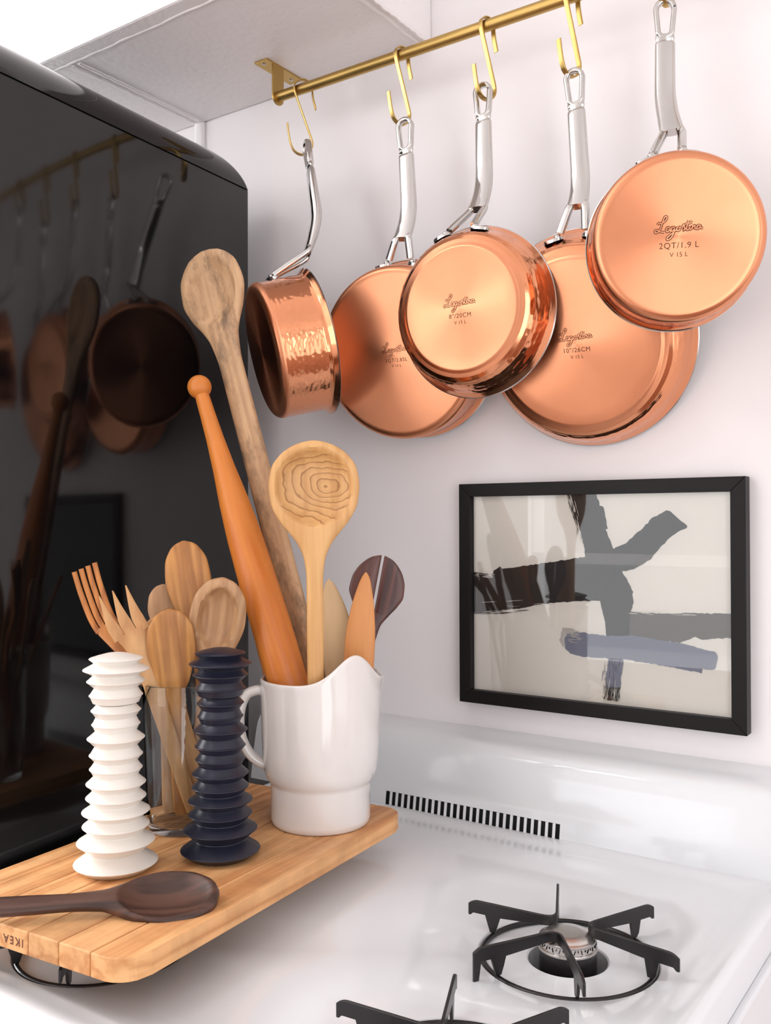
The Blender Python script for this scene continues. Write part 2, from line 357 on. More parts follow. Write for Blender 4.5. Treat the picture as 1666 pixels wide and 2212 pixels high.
for i in range(NS - 1):
    x = VX0 + pitch * (i + 1) - .0036 / 2
    if barme is None:
        o = MB().box(-.0018, -.0004, 0, .0018, .0010, VZ1 - VZ0).build('vent_bar', 'enamel', stove, False); barme = o.data
    else:
        o = bpy.data.objects.new('vent_bar', barme); col.objects.link(o); o.parent = stove
    o.location = inv @ Vector((x, yf(VZ0) + .0003, VZ0)); o.rotation_euler = (-math.atan(.16), 0, 0)
# burner heads
def burner(c):
    bx, by = c
    base = MB().lathe([(.0, -.03), (.0262, -.03), (.0262, .0068), (.0255, .0075), (0, .0075)], 64).xf(inv @ T(bx, by, ZS)).build('burner', 'black_enamel', stove)
    mbh = MB().lathe([(0, .001), (.0268, .001), (.0272, .0022), (.0268, .0034), (.0255, .0040), (.0257, .0098), (.0262, .0103), (.0262, .0112), (.0250, .0120), (.0236, .0120), (.0225, .0128), (.0195, .0150), (.012, .0158), (0, .0160)], 72)
    hd = mbh.xf(inv @ T(bx, by, ZS + .0062)).build('burner_cap', 'cap', base)
    for k in range(48):
        a = 2 * PI * k / 48; t = .0011
        sl = MB().box(-.0003, -.0006, -.0019 if k % 2 else .0, .0003, .0006, .0019)
        mm = inv @ T(bx, by, ZS + .0131) @ Matrix.Rotation(a, 4, 'Z') @ T(0, -.0256, 0) @ Matrix.Rotation(.35 if k % 4 < 2 else -.2, 4, 'Y')
        yield sl.xf(mm), base
M['cap'] = metal('burner_steel', (.66, .63, .60), .3)
for c in BR[:2]:
    allm = MB(); bs = None
    for sl, bs in burner(c): allm.add(sl.V, sl.F)
    tag(allm.build('flame_slot', 'cavity', bs, False), kind='stuff')

# ---------------------------------------------------------------- grates
def blade(P, Q, mbx, foot):
    """one flat arm from the inner bend P (angle) to the outer tip; handled in grate()"""
def grate(loc, label):
    g = thing('burner_grate', T(loc[0], loc[1], ZS), label, 'grate', 'black burner grates on the stove')
    n = 72; mb = MB(); RM = .0785
    rg = [[Vector(((RM + .0026 * math.cos(2 * PI * j / 10)) * math.cos(2 * PI * k / n), (RM + .0026 * math.cos(2 * PI * j / 10)) * math.sin(2 * PI * k / n), -.0021 + .0026 * math.sin(2 * PI * j / 10))) for j in range(10)] for k in range(n)]
    rg.append(rg[0]); mb.loft(rg, True, False); mb.build('ring', 'black_enamel', g)
    tips = [Vector((.104 * math.cos(math.radians(a)), .104 * math.sin(math.radians(a)))) for a in (180, 119, 62, -2, -59, -117)]
    for i, bend in enumerate([(-.014, .007), (.0115, .007), (-.002, -.015)]):
        b2 = Vector(bend); t1, t2 = tips[2 * i], tips[2 * i + 1]
        d1, d2 = (t1 - b2).normalized(), (t2 - b2).normalized()
        # rounded inner corner
        rc = .016; path = []
        for f in lsp(1, 0, 30): path.append(t1.lerp(b2 + d1 * rc, 1 - f))
        for f in lsp(0, 1, 12)[1:-1]:
            p, q = b2 + d1 * rc, b2 + d2 * rc
            path.append((1 - f) ** 2 * p + 2 * f * (1 - f) * b2 + f * f * q)
        for f in lsp(0, 1, 30): path.append((b2 + d2 * rc).lerp(t2, f))
        rings = []; zt = .0285; hw = .0013
        for k, p in enumerate(path):
            tg = (path[min(k + 1, len(path) - 1)] - path[max(k - 1, 0)]).normalized(); nn = Vector((-tg.y, tg.x)) * hw
            r = p.length; dt = min((p - t1).length, (p - t2).length)
            top = zt - .004 * max(0, (.010 - dt) / .010) ** 2.0
            bot = zt - .0095 - .003 * max(0, min(1, (r - .03) / .04))
            if abs(r - .0795) < .0062: bot = min(bot, .0005 + .016 * (max(0, abs(r - .0785) - .0034) / .0028) ** 1.5)
            if dt < .004: bot = zt - .0150
            if i == 2 and (p - t2).length < .0075: bot = -.0005
            rings.append([(p.x + nn.x, p.y + nn.y, bot), (p.x + nn.x, p.y + nn.y, top), (p.x - nn.x, p.y - nn.y, top), (p.x - nn.x, p.y - nn.y, bot)])
        o = MB().loft(rings).build('arm', 'black_enamel', g, False); bevel(o, .0006, 2)
    return g
grate(BR[0], 'black burner grate over the back burner, on the right of the stove')
grate(BR[1], 'black burner grate at the front of the stove, cut by the picture bottom')
grate(BR[2], 'black burner grate mostly hidden under the near end of the wooden board')

# ---------------------------------------------------------------- rail and hooks
RY, RZ = -.085, 1.980
rail = thing('pan_rail', T(-.945, RY, RZ), 'brushed brass rail mounted under the soffit, carrying the hooks of the copper pans', 'rail')
MB().sweep([(0, 0, 0), (1.05, 0, 0)], .0077, .0077, (0, 1, 0), 24, 2.0).build('bar', 'brass', rail)
ip = SZ - RZ
mb = MB(); mb.box(-.026, -.026, ip - .003, .000, .058, ip); o = mb.build('mounting_plate', 'brass', rail, False); bevel(o, .0006)
pts = [(-.0125, ip - .002), (-.0125, 0)] + [(-.0125 * math.cos(t), -.0125 * math.sin(t)) for t in lsp(0, PI, 17)[1:-1]] + [(.0125, 0), (.0125, ip - .002)]
o = MB().loft([[(x, y, z) for y, z in pts] for x in (-.003, 0)]).build('tab', 'brass', rail, False); bevel(o, .0005)
for sx, sy in ((-.013, -.018), (-.013, .045)):
    MB().lathe([(0, -.0016), (.002, -.0014), (.0032, -.0002), (.0032, .001)], 16).xf(T(sx, sy, ip - .003)).build('screw', 'screw', rail)
def hook(x, psi, label, wt=.030, wb=.036, zb=-.098, tip=.036, hw=.0036, th=.0010, rtop=.0105):
    rotm = Matrix.Rotation(-math.radians(psi), 4, 'Z')    # local -y = towards the viewer
    h = thing('s_hook', T(x, RY, RZ) @ rotm, label, 's-hook', 's-hooks on the brass rail')
    pts = []
    pts.append((wt - rtop - .001, -.026)); 
    # coordinates (a,z): a positive = front
    A = [(-(wt - rtop) * .95, -.024), (-(wt - rtop) * .8, -.010)]
    A += [(rtop * math.cos(t) * (1.05), rtop * math.sin(t)) for t in lsp(PI, 0, 9)]
    A[0] = (-rtop - .006, -.030); A[1] = (-rtop - .0018, -.013)
    rb = wb / 2 - .003; cx = .002
    A += [((rtop * .98) * (1 - f) + (cx - rb) * f, -.006 * (1 - f) + (zb + rb + .004) * f) for f in (.04, .3, .6, .95)]
    A += [(cx - rb * math.cos(t), zb + rb - rb * math.sin(t)) for t in lsp(0, PI * .86, 9)]
    last = A[-1]; A += [(last[0] + .004, last[1] + .012), (last[0] + .0075, last[1] + tip - .004)]
    path = catmull([(0, -a, z) for a, z in A], 5)
    o = MB().sweep(path, hw, th, (1, 0, 0), 12, 7).build('hook_bar', 'brass', h)
    return h
hook(-.8965, 42, 'twisted brass s-hook nearest the rail bracket, holding the small saucepan', .034, .038, -.100, .040, rtop=.0130)
hook(-.7189, 20, 'brass s-hook second from the bracket, holding the saute pan beside the small saucepan')
hook(-.5848, 20, 'brass s-hook in the middle of the rail, holding the front frying pan')
hook(-.4661, 20, 'brass s-hook holding the large frying pan, fourth from the bracket', zb=-.100)
hook(-.3475, 8, 'brass s-hook at the top edge, holding the highest saucepan on the right', zb=-.046 - .003)

# ---------------------------------------------------------------- copper pans
def wobble(V, r0, r1, z0, z1, nu, nv, depth):
    """shallow hammered dimples on the band between (r0,z0) and (r1,z1)"""
def hammer(prof, n, cw, depth, s0, s1):
    P = np.array(prof); ds = np.r_[0, np.cumsum(np.hypot(*np.diff(P, axis=0).T))]
    Lr = int((ds[-1]) / cw) + 1
    S = np.linspace(0, ds[-1], max(20, int(ds[-1] / .0013)))
    R = np.interp(S, ds, P[:, 0]); Z = np.interp(S, ds, P[:, 1])
    tr = np.gradient(R, S); tz = np.gradient(Z, S); nr, nz = tz, -tr; sg = np.sign(np.mean(nr)); nr, nz = nr * sg, nz * sg
    nc = int(2 * PI * R.mean() / (cw * 1.15)); jit = rng.uniform(-.28, .28, (Lr + 3, nc, 3))
    V = []; phi = np.arange(n) / n
    for k, s in enumerate(S):
        row = s / cw; best = np.full(n, 9.); dep = np.zeros(n)
        for rr in (int(row) - 1, int(row), int(row) + 1, int(row) + 2):
            if rr < 0 or rr > Lr + 1: continue
            u = phi * nc - .5 * (rr % 2)
            for du in (-1, 0, 1, 2):
                ci = np.floor(u).astype(int) + du; J = jit[rr, ci % nc]
                d = np.hypot((u - ci - J[:, 0]) * 1.15, (row - rr - J[:, 1]) * 1.0)
                mk = d < best; best[mk] = d[mk]; dep[mk] = 1 + J[mk, 2]
        dd = np.clip(1 - (best / .75) ** 2, 0, 1) * dep * depth
        f = np.clip((s - s0) / .003, 0, 1) * np.clip((s1 - s) / .003, 0, 1); dd = dd * f
        for j in range(n):
            a = 2 * PI * j / n; r = R[k] - nr[k] * dd[j]; z = Z[k] - nz[k] * dd[j]
            V.append((r * math.cos(a), r * math.sin(a), z))
    F = [(i * n + j, i * n + (j + 1) % n, (i + 1) * n + (j + 1) % n, (i + 1) * n + j) for i in range(len(S) - 1) for j in range(n)]
    return V, F
SCRIPT = [
 [(.6, 2.6), (.9, 3.0), (1.5, 2.9), (2.3, 3.5), (2.55, 4.1), (2.15, 4.25), (1.75, 3.4), (1.3, 2.0), (.8, 1.2), (.2, 1.0), (.1, 1.45), (.6, 1.55), (1.3, 1.15), (2.0, 1.05)],
 [(3.1, 1.95), (2.65, 2.0), (2.35, 1.5), (2.55, 1.1), (3.0, 1.4), (3.2, 1.95), (3.15, 1.3), (3.4, 1.15)],
 [(4.1, 1.9), (3.65, 2.0), (3.4, 1.5), (3.6, 1.15), (4.0, 1.5), (4.15, 1.9), (3.9, .7), (3.2, -.35), (2.6, -.5), (2.7, .0), (3.6, .7), (4.4, 1.35)],
 [(4.8, 2.0), (4.5, 1.6), (4.7, 1.2), (5.1, 1.3), (5.2, 1.75), (4.9, 2.0), (5.2, 1.9), (5.5, 2.0)],
 [(5.5, 1.3), (5.95, 2.4), (6.1, 1.85), (6.1, 1.35), (5.7, 1.2), (6.2, 1.35), (6.5, 1.8)],
 [(6.95, 3.2), (6.65, 2.2), (6.55, 1.45), (6.8, 1.25), (7.1, 1.6)], [(6.2, 2.45), (6.9, 2.6), (7.7, 2.65)],
 [(7.25, 2.1), (7.15, 1.5), (7.35, 1.3), (7.6, 1.65)], [(7.5, 2.95), (7.62, 3.1)],
 [(7.75, 2.1), (7.65, 1.35), (7.85, 1.85), (8.2, 2.1), (8.25, 1.45), (8.5, 1.35)],
 [(9.3, 2.0), (8.85, 2.1), (8.6, 1.65), (8.8, 1.3), (9.2, 1.6), (9.4, 2.0), (9.35, 1.55), (9.9, 1.4)]]
def ribbon(pts, hw, z):
    P = [np.array(p) for p in catmull(pts, 7)]; V = []; F = []
    for i, p in enumerate(P):
        t = P[min(i + 1, len(P) - 1)] - P[max(i - 1, 0)]; t = t / (np.linalg.norm(t) + 1e-9); nn = np.array([-t[1], t[0]]) * hw
        V += [(*(p + nn), z), (*(p - nn), z)]
        if i: F.append((2 * i - 2, 2 * i - 1, 2 * i + 1, 2 * i))
    return V, F
def text_mesh(name, body, size, parent, mat, mat4, spacing=1.0, fat=0.0):
    c = bpy.data.curves.new(name, 'FONT'); c.body = body; c.size = size; c.align_x = 'CENTER'; c.align_y = 'CENTER'; c.space_character = spacing; c.resolution_u = 3; c.offset = fat
    t = bpy.data.objects.new(name, c); col.objects.link(t)
    dg = bpy.context.evaluated_depsgraph_get(); me = bpy.data.meshes.new_from_object(t.evaluated_get(dg)); bpy.data.objects.remove(t)
    me.materials.clear(); me.materials.append(M[mat]); o = bpy.data.objects.new(name, me); col.objects.link(o); o.parent = parent; o.matrix_local = mat4; return o
def pan(name, label, cat, rim_c, yaw_d, pit_d, h, rb, rr, kind, hp, phi0=0.0, text=None, k_txt=.0044, tdy=.0, prongs=(14, 14), roll=0):
    ya, pi_ = math.radians(yaw_d), math.radians(pit_d)
    n = Vector((math.sin(ya) * math.cos(pi_), -math.cos(ya) * math.cos(pi_), math.sin(pi_)))
    e = Vector((math.cos(ya), math.sin(ya), 0)); u = n.cross(e)
    bc = Vector(rim_c) + n * h
    mw = frame_matrix(bc, e, u, n); wi = mw.inverted()
    p = thing(name, mw, label, cat, 'hanging copper pans')
    if kind == 'fry':
        base = [(.00002, 0), (rb - .020, 0), (rb - .004, 0), (rb - .001, -.0004), (rb + .0005, -.0016), (rb + .003, -.0022), (rb + .007, -.0035)]
        wa = [(rb + .007, -.0035), (rb + .012, -.0065), (rb + .0165, -.0115), (rb + (rr - rb) * .66, -h * .45), (rr - .005, -h * .82), (rr - .0025, -h + .0035), (rr - .0008, -h + .0006)]
        s0, s1 = .006, 9
    else:
        cr = .011; base = [(.00002, 0), (rb - .03, 0), (rb - cr - .002, 0)] + [(rb - cr + cr * math.sin(t), -cr + cr * math.cos(t)) for t in lsp(0, PI / 2, 9)]
        wa = [(rb, -cr), (rb + .0006, -h * .5), (rb + .001, -h + .012), (rb + .002, -h + .007), (rr - .002, -h + .002), (rr - .0006, -h + .0004)]
        s0, s1 = .004, h - .020
    bo = MB().lathe(base, 128).add([], []); bo.build('base', 'copper', p, angle=60)
    P = np.array(wa); L = np.hypot(*np.diff(P, axis=0).T).sum()
    V, F = hammer(wa, 260, .0080 if kind == 'fry' else .0064, .00055 if kind == 'fry' else .00036, s0, min(s1, L - .008)); link('side_wall', V, F, 'copper_p', p, True, angle=70)
    t = .0022
    lin_ = [wa[-1], (rr + .0004, -h - .0004), (rr, -h - .0012), (rr - .0022, -h - .0006)] + [(max(.00002, r - t), z - t * (1 if i == len(wa) else .4)) for i, (r, z) in enumerate(reversed(wa[:-1]))] + [(rb * .8, -t * 1.6), (.00002, -t * 1.6)]
    MB().lathe(lin_, 128).build('lining', 'lining', p, angle=60)
    # handle in world space: R ring top, S end of straight, Fk fork, then two rivet plates on the wall
    R, S, Fk = [Vector(q) for q in hp]
    lat = e
    def rivet_pt(da, out=0.0):
        a = math.radians(90 + phi0 + da); zz = -h * (.5 if kind == 'fry' else .45)
        rw = np.interp(-zz, [-q[1] for q in wa], [q[0] for q in wa]) + out
        return mw @ Vector((rw * math.cos(a), rw * math.sin(a), zz))
    ax = (S - R).normalized(); latn = (lat - ax * lat.dot(ax)).normalized(); nrm = ax.cross(latn)
    H = MB(); ringL, ringW = .036, .0102
    cR = R + ax * (ringW + .0005); cB = R + ax * ringL
    lp = [cR + latn * (ringW * math.cos(t)) - ax * (ringW * math.sin(t)) for t in lsp(0, PI, 15)]
    lp += [cB + latn * (ringW * .78 * math.cos(t)) - ax * (ringW * .78 * math.sin(t)) for t in lsp(PI, 2 * PI, 11)]
    lp.append(lp[0]); lp.append(lp[1])
    # flattened ring section
    ctr = (cR + cB) / 2
    H.sweep(lp, .0046, .0032, [nrm] * len(lp), 10, 3, False)
    K = R + ax * (ringL + ringW * .78)
    P0 = K.lerp(S, .80); C1 = S + (S - K) * .10
    sh = [K - ax * .003, K + ax * .004] + [K.lerp(S, f) for f in (.12, .35, .6)] + [P0 * (1 - t) ** 2 + C1 * (2 * t * (1 - t)) + Fk * t * t for t in (0, .25, .5, .75, 1)]
    shp = catmull(sh, 6); N = len(shp)
    aw = [np.interp(i / (N - 1), [0, .08, .13, .2, .6, .85, 1], [.0105, .0108, .0100, .0112, .0118, .0124, .0138]) for i in range(N)]
    tb = [np.interp(i / (N - 1), [0, .08, .13, .2, .6, .85, 1], [.0042, .0045, .0030, .0062, .0078, .0070, .0050]) for i in range(N)]
    H.sweep(shp, aw, tb, lat, 28, 2.25)
    hd = None; ends = []
    for sgn, da in ((1, -prongs[0]), (-1, prongs[1])):
        a0 = Fk + (S - Fk) * .12 + latn * sgn * .0080; a1 = Fk + (Fk - S) * .03 + latn * sgn * .0100
        V_ = rivet_pt(da * .66, .0030); out = (rivet_pt(da, .02) - rivet_pt(da, 0)).normalized()
        mid = a1.lerp(V_, .55) + out * .001
        q = catmull([a0, a1, mid, V_ + out * .001 + (mid - V_).normalized() * .004], 7)
        H.sweep(q, [np.interp(i / (len(q) - 1), [0, 1], [.0050, .0050]) for i in range(len(q))], .0036, lat, 12, 3.2)
        tang = n; side = out.cross(tang)
        # plate on the wall
        H.sweep([rivet_pt(da, -.0005), rivet_pt(da, .0015), rivet_pt(da, .0032), rivet_pt(da, .0036)], [.0125, .0125, .0122, .0108], [.0072, .0072, .0070, .006], side, 20, 2.4)
        ends.append((da, out, side))
    H.xf(wi); hd = H.build('handle', 'steel', p, angle=50)
    hd['label'] = 'polished steel handle'
    for da, out, side in ends:
        c = rivet_pt(da, .0034) + side * (.0062 if da < 0 else -.0062) * -1
        m4 = frame_matrix(c, side, out.cross(side), out)
        MB().lathe([(.0042, -.001), (.0042, .0016), (.0034, .0030), (.0018, .0036), (.0001, .0038)], 20).xf(wi @ m4).build('rivet', 'steel', hd)
    if text:
        mb = MB(); mc = MB()
        for s in SCRIPT:
            q = [((x - 5.0) * k_txt, (y - 1.2) * k_txt + tdy) for x, y in s]
            mb.add(*ribbon(q, .27 * k_txt, .00012)); mc.add(*ribbon(q, .11 * k_txt, .0002))
        mb.build('engraved_script', 'engrave', p, False); mc.build('script_core', 'copper', p, False)  # narrow ribbon is plain copper inside the dark letter outlines
        text_mesh('engraved_size', text, k_txt * 1.75, p, 'engrave', T(.00002, tdy - 3.05 * k_txt, .00012), 1.12)
        text_mesh('engraved_code', 'V 15 L', k_txt * 1.35, p, 'engrave', T(.00002, tdy - 4.95 * k_txt, .00012), 1.05)
    return p
pan('saucepan', 'small hammered copper saucepan hung sideways, its dark base facing the black fridge', 'saucepan', (-.836, -.130, 1.585), -38.6, -13.5, .080, .095, .103, 'sauce',
    ((-.8741, -.105, 1.8865), (-.8335, -.130, 1.760), (-.8330, -.155, 1.703)), prongs=(9, 9))
pan('saute_pan', 'copper saute pan between the small saucepan and the front frying pan, engraved 3QT', 'pan', (-.7255, -.046, 1.574), 6.5, -13.9, .059, .119, .1255, 'sauce',
    ((-.7114, -.09, 1.886), (-.7009, -.095, 1.753), (-.7033, -.11, 1.7135)), -4, '3QT/2.85L', .0040, .004, (12, 12))
pan('frying_pan', 'copper frying pan hanging in front of two other pans, engraved 8 inch 20CM', 'frying pan', (-.581, -.125, 1.595), 3.5, -3.3, .045, .078, .108, 'fry',
    ((-.5886, -.09, 1.9014), (-.5811, -.100, 1.765), (-.5803, -.122, 1.727)), 4, '8"/20CM', .0044, .004, (15, 15))
pan('frying_pan', 'largest copper frying pan, against the wall above the framed print, engraved 10 inch 26CM', 'frying pan', (-.464, -.046, 1.56), 5.5, -15.9, .048, .104, .137, 'fry',
    ((-.4614, -.09, 1.8851), (-.4522, -.092, 1.742), (-.4519, -.105, 1.7105)), 0, '10"/26CM', .0044, .006, (11, 11))
pan('saucepan', 'bright copper saucepan hanging highest at the right edge, engraved 2QT', 'saucepan', (-.333, -.115, 1.641), 23.1, -8.4, .068, .090, .096, 'sauce',
    ((-.3479, -.09, 1.9348), (-.347, -.095, 1.816), (-.3323, -.115, 1.769)), 6, '2QT/1.9 L', .0050, .006, (14, 14))

# ---------------------------------------------------------------- framed print
FX0, FX1, FZ0, FZ1 = -.667, -.2783, 1.0770, 1.3825
pic = thing('framed_print', T((FX0 + FX1) / 2, 0, FZ0), 'black-framed abstract brushstroke print hanging on the wall above the stove', 'picture')
pi_ = T(-(FX0 + FX1) / 2, 0, -FZ0)
bw = .0178; outer = [(FX0, FZ0), (FX1, FZ0), (FX1, FZ1), (FX0, FZ1)]; inn = [(FX0 + bw, FZ0 + bw), (FX1 - bw, FZ0 + bw), (FX1 - bw, FZ1 - bw), (FX0 + bw, FZ1 - bw)]
g_ = .00018
for k in range(4):
    a, b_ = outer[k], outer[(k + 1) % 4]; c, d = inn[(k + 1) % 4], inn[k]
    tx = [(0, 1, 0, -1)[k] * 0] 
    dv = Vector((b_[0] - a[0], b_[1] - a[1])).normalized() * g_
    q = [(a[0] + dv.x, a[1] + dv.y), (b_[0] - dv.x, b_[1] - dv.y), (c[0] - dv.x, c[1] - dv.y), (d[0] + dv.x, d[1] + dv.y)]
    o = MB().loft([[(x, y, z) for x, z in q] for y in (-.002, -.021)]).xf(pi_).build('frame_bar', 'frame', pic, False); bevel(o, .0005, 2)
MB().box(FX0 + .004, -.009, FZ0 + .004, FX1 - .004, -.003, FZ1 - .004).xf(pi_).build('backing', 'frame', pic, False)
MB().box(FX0 + .014, -.0100, FZ0 + .014, FX1 - .014, -.0091, FZ1 - .014).xf(pi_).build('print', 'print', pic, False)
ART = dict(
 V=[(-.5083, 1.3655), (-.4674, 1.3652), (-.4627, 1.3507), (-.4579, 1.3488), (-.4522, 1.321), (-.4543, 1.3189), (-.4445, 1.2938), (-.4329, 1.2649), (-.4252, 1.2529), (-.4194, 1.2407), (-.419, 1.2258), (-.4216, 1.2133), (-.423, 1.1871), (-.4283, 1.1743), (-.4335, 1.1539), (-.4368, 1.1187), (-.4565, 1.1168), (-.4518, 1.1525), (-.4551, 1.1875), (-.4568, 1.2026), (-.4607, 1.2175), (-.4625, 1.2263), (-.4832, 1.2835), (-.484, 1.2932), (-.4898, 1.3176), (-.498, 1.3317), (-.5035, 1.3447), (-.5067, 1.3577)],
 R=[(-.4458, 1.2938), (-.4262, 1.3028), (-.4083, 1.3191), (-.3931, 1.3338), (-.3762, 1.343), (-.3708, 1.3422), (-.3624, 1.3337), (-.3497, 1.3235), (-.3504, 1.3216), (-.3686, 1.3119), (-.3834, 1.2971), (-.3959, 1.2822), (-.4136, 1.2707), (-.4342, 1.2649)],
 L=[(-.6521, 1.2591), (-.6206, 1.2559), (-.6175, 1.2614), (-.6083, 1.2676), (-.6047, 1.2645), (-.5548, 1.2718), (-.5149, 1.278), (-.4832, 1.2835), (-.4604, 1.2784), (-.4342, 1.2639), (-.424, 1.2443), (-.4344, 1.2289), (-.462, 1.2271), (-.4876, 1.2252), (-.5152, 1.2226), (-.5436, 1.2192), (-.5786, 1.2111), (-.6521, 1.2013)],
 B=[(-.4229, 1.215), (-.3765, 1.2145), (-.3451, 1.2173), (-.2960, 1.2186), (-.2960, 1.1901), (-.3334, 1.1858), (-.3405, 1.1882), (-.3597, 1.1797), (-.3841, 1.1811), (-.4243, 1.1845)],
 D=[(-.4565, 1.1168), (-.4363, 1.1187), (-.4377, 1.1061), (-.4398, 1.0990), (-.4598, 1.1000), (-.4587, 1.1064)],
 G=[(-.5197, 1.1717), (-.5154, 1.1883), (-.5043, 1.189), (-.4905, 1.1847), (-.5044, 1.1728), (-.5044, 1.156), (-.5155, 1.1642)],
 W=[(-.5127, 1.1735), (-.5085, 1.1815), (-.4878, 1.1849), (-.477, 1.1831), (-.4556, 1.1824), (-.4218, 1.1847), (-.3841, 1.1816), (-.3597, 1.1792), (-.3172, 1.1716), (-.3145, 1.1671), (-.3173, 1.1503), (-.3318, 1.1503), (-.3332, 1.1449), (-.3599, 1.1478), (-.3992, 1.1513), (-.4348, 1.1538), (-.488, 1.1526), (-.5044, 1.156), (-.5114, 1.1619)],
 T=[(-.451, 1.153), (-.4317, 1.1533), (-.435, 1.1288), (-.4363, 1.1175), (-.4565, 1.1155), (-.4546, 1.1321)])
def ragged(P, amp=.0007):
    out = []
    for i, (x, z) in enumerate(P):
        x2, z2 = P[(i + 1) % len(P)]; d = math.hypot(x2 - x, z2 - z); k = max(1, int(d / .003))
        for j in range(k): out.append((x + (x2 - x) * j / k + random.uniform(-amp, amp), z + (z2 - z) * j / k + random.uniform(-amp, amp)))
    return out
lay = .01005
for kk, mt in (('V', 'ink'), ('R', 'ink'), ('L', 'ink'), ('B', 'ink_refl'), ('G', 'inkw'), ('D', 'ink'), ('W', 'inkb'), ('T', 'inkb')):
    q = ragged(ART[kk]); lay += .00015
    MB().add([(x, -lay, z) for x, z in q], [tuple(range(len(q)))]).xf(pi_).build('brush_stroke', mt, pic, False)
def slivers(name, mt, spec, dirv):
    global lay
    lay += .00015; mb = MB()
    for (x, z, ln, wd) in spec:
        d = Vector(dirv).normalized(); nn = Vector((-d.y, d.x)); c = Vector((x, z))
        p = [c + d * ln * t + nn * wd * s for t, s in ((-.5, 0), (-.2, .5), (.3, .4), (.5, 0), (.2, -.5), (-.3, -.4))]
        mb.add([(v.x, -lay, v.y) for v in p], [tuple(range(6))])
    tag(mb.xf(pi_).build(name, mt, pic, False), kind='stuff')
slivers('dry_brush_gaps', 'print', [(-.503 + random.gauss(0, .003) + (1.36 - z) * .22, z, random.uniform(.006, .02), random.uniform(.0003, .0011)) for z in lsp(1.362, 1.305, 34)], (.25, -1))
slivers('dry_brush_gaps', 'print', [(random.uniform(-.46, -.438), random.uniform(1.1, 1.122), random.uniform(.006, .02), random.uniform(.0003, .0009)) for _ in range(46)], (-.12, -1))
slivers('dry_brush_streaks', 'ink', [(random.uniform(-.461, -.436), random.uniform(1.099, 1.15), random.uniform(.006, .014), random.uniform(.0002, .0008)) for _ in range(40)], (-.1, -1))
slivers('dry_brush_gaps', 'print', [(random.uniform(-.645, -.618), random.uniform(1.251, 1.262), random.uniform(.006, .02), random.uniform(.0003, .001)) for _ in range(14)], (1, -.1))
slivers('dry_brush_streaks', 'ink', [(random.uniform(-.64, -.57), random.uniform(1.2, 1.212), random.uniform(.02, .05), random.uniform(.0003, .0012)) for _ in range(16)], (1, .12))
slivers('dry_brush_gaps', 'print', [(random.uniform(-.63, -.47), 1.2125 + random.uniform(-.003, .012), random.uniform(.01, .03), random.uniform(.0002, .0007)) for _ in range(12)], (1, .1))
slivers('dry_brush_gaps', 'print', [(random.uniform(-.42, -.34), random.uniform(1.212, 1.217), random.uniform(.008, .03), random.uniform(.0003, .0009)) for _ in range(10)], (1, 0))
slivers('dry_brush_streaks', 'inkw', [(random.uniform(-.505, -.49), random.uniform(1.17, 1.184), random.uniform(.006, .016), random.uniform(.0004, .0012)) for _ in range(14)], (1, 0))
MB().box(FX0 + .014, -.0150, FZ0 + .014, FX1 - .014, -.0130, FZ1 - .014).xf(pi_).build('glass_pane', 'pglass', pic, False)

# ---------------------------------------------------------------- chopping board
BZ = .9855; BT = .020
bmx = T(-.731, -.464, BZ) @ Matrix.Rotation(math.radians(4.5), 4, 'Z')
board = thing('chopping_board', bmx @ T(0, 0, -BT), 'rectangular beech chopping board of glued strips lying across the stove top', 'chopping board')
BW, BL, BRr = .258, .452, .028
cuts = [BW / 2] + [BW / 2 - x for x in (.041, .078, .115, .152, .189, .226)] + [-BW / 2]
def clip_y(x):
    e_ = BW / 2 - abs(x)
    return BL / 2 - (BRr - math.sqrt(max(0, BRr ** 2 - (BRr - e_) ** 2)) if e_ < BRr else 0)
for i in range(7):
    xa, xb = cuts[i + 1] + .0004, cuts[i] - .0004
    xs_ = sorted(set([xa, xb] + [x for x in list(np.linspace(-BW / 2, -BW / 2 + BRr, 9)) + list(np.linspace(BW / 2 - BRr, BW / 2, 9)) if xa < x < xb]))
    xs_ = [x if abs(x) < BW / 2 - .0005 else math.copysign(BW / 2, x) for x in xs_]
    poly = [(x, -clip_y(x)) for x in xs_] + [(x, clip_y(x)) for x in reversed(xs_)]
    zt = BT - random.uniform(0, .00015)
    o = MB().loft([[(x, y, 0) for x, y in poly], [(x, y, zt) for x, y in poly]]).build('strip', 'w_board', board, False); bevel(o, .0012, 2)
text_mesh('burnt_brand', 'IKEA', .0098, board, 'brand', T((cuts[3] + cuts[4]) / 2 + .0005, -BL / 2 - .00012, BT * .47) @ Matrix.Rotation(PI / 2, 4, 'X') @ Matrix.Rotation(PI, 4, 'Z'), 1.35, .00022)

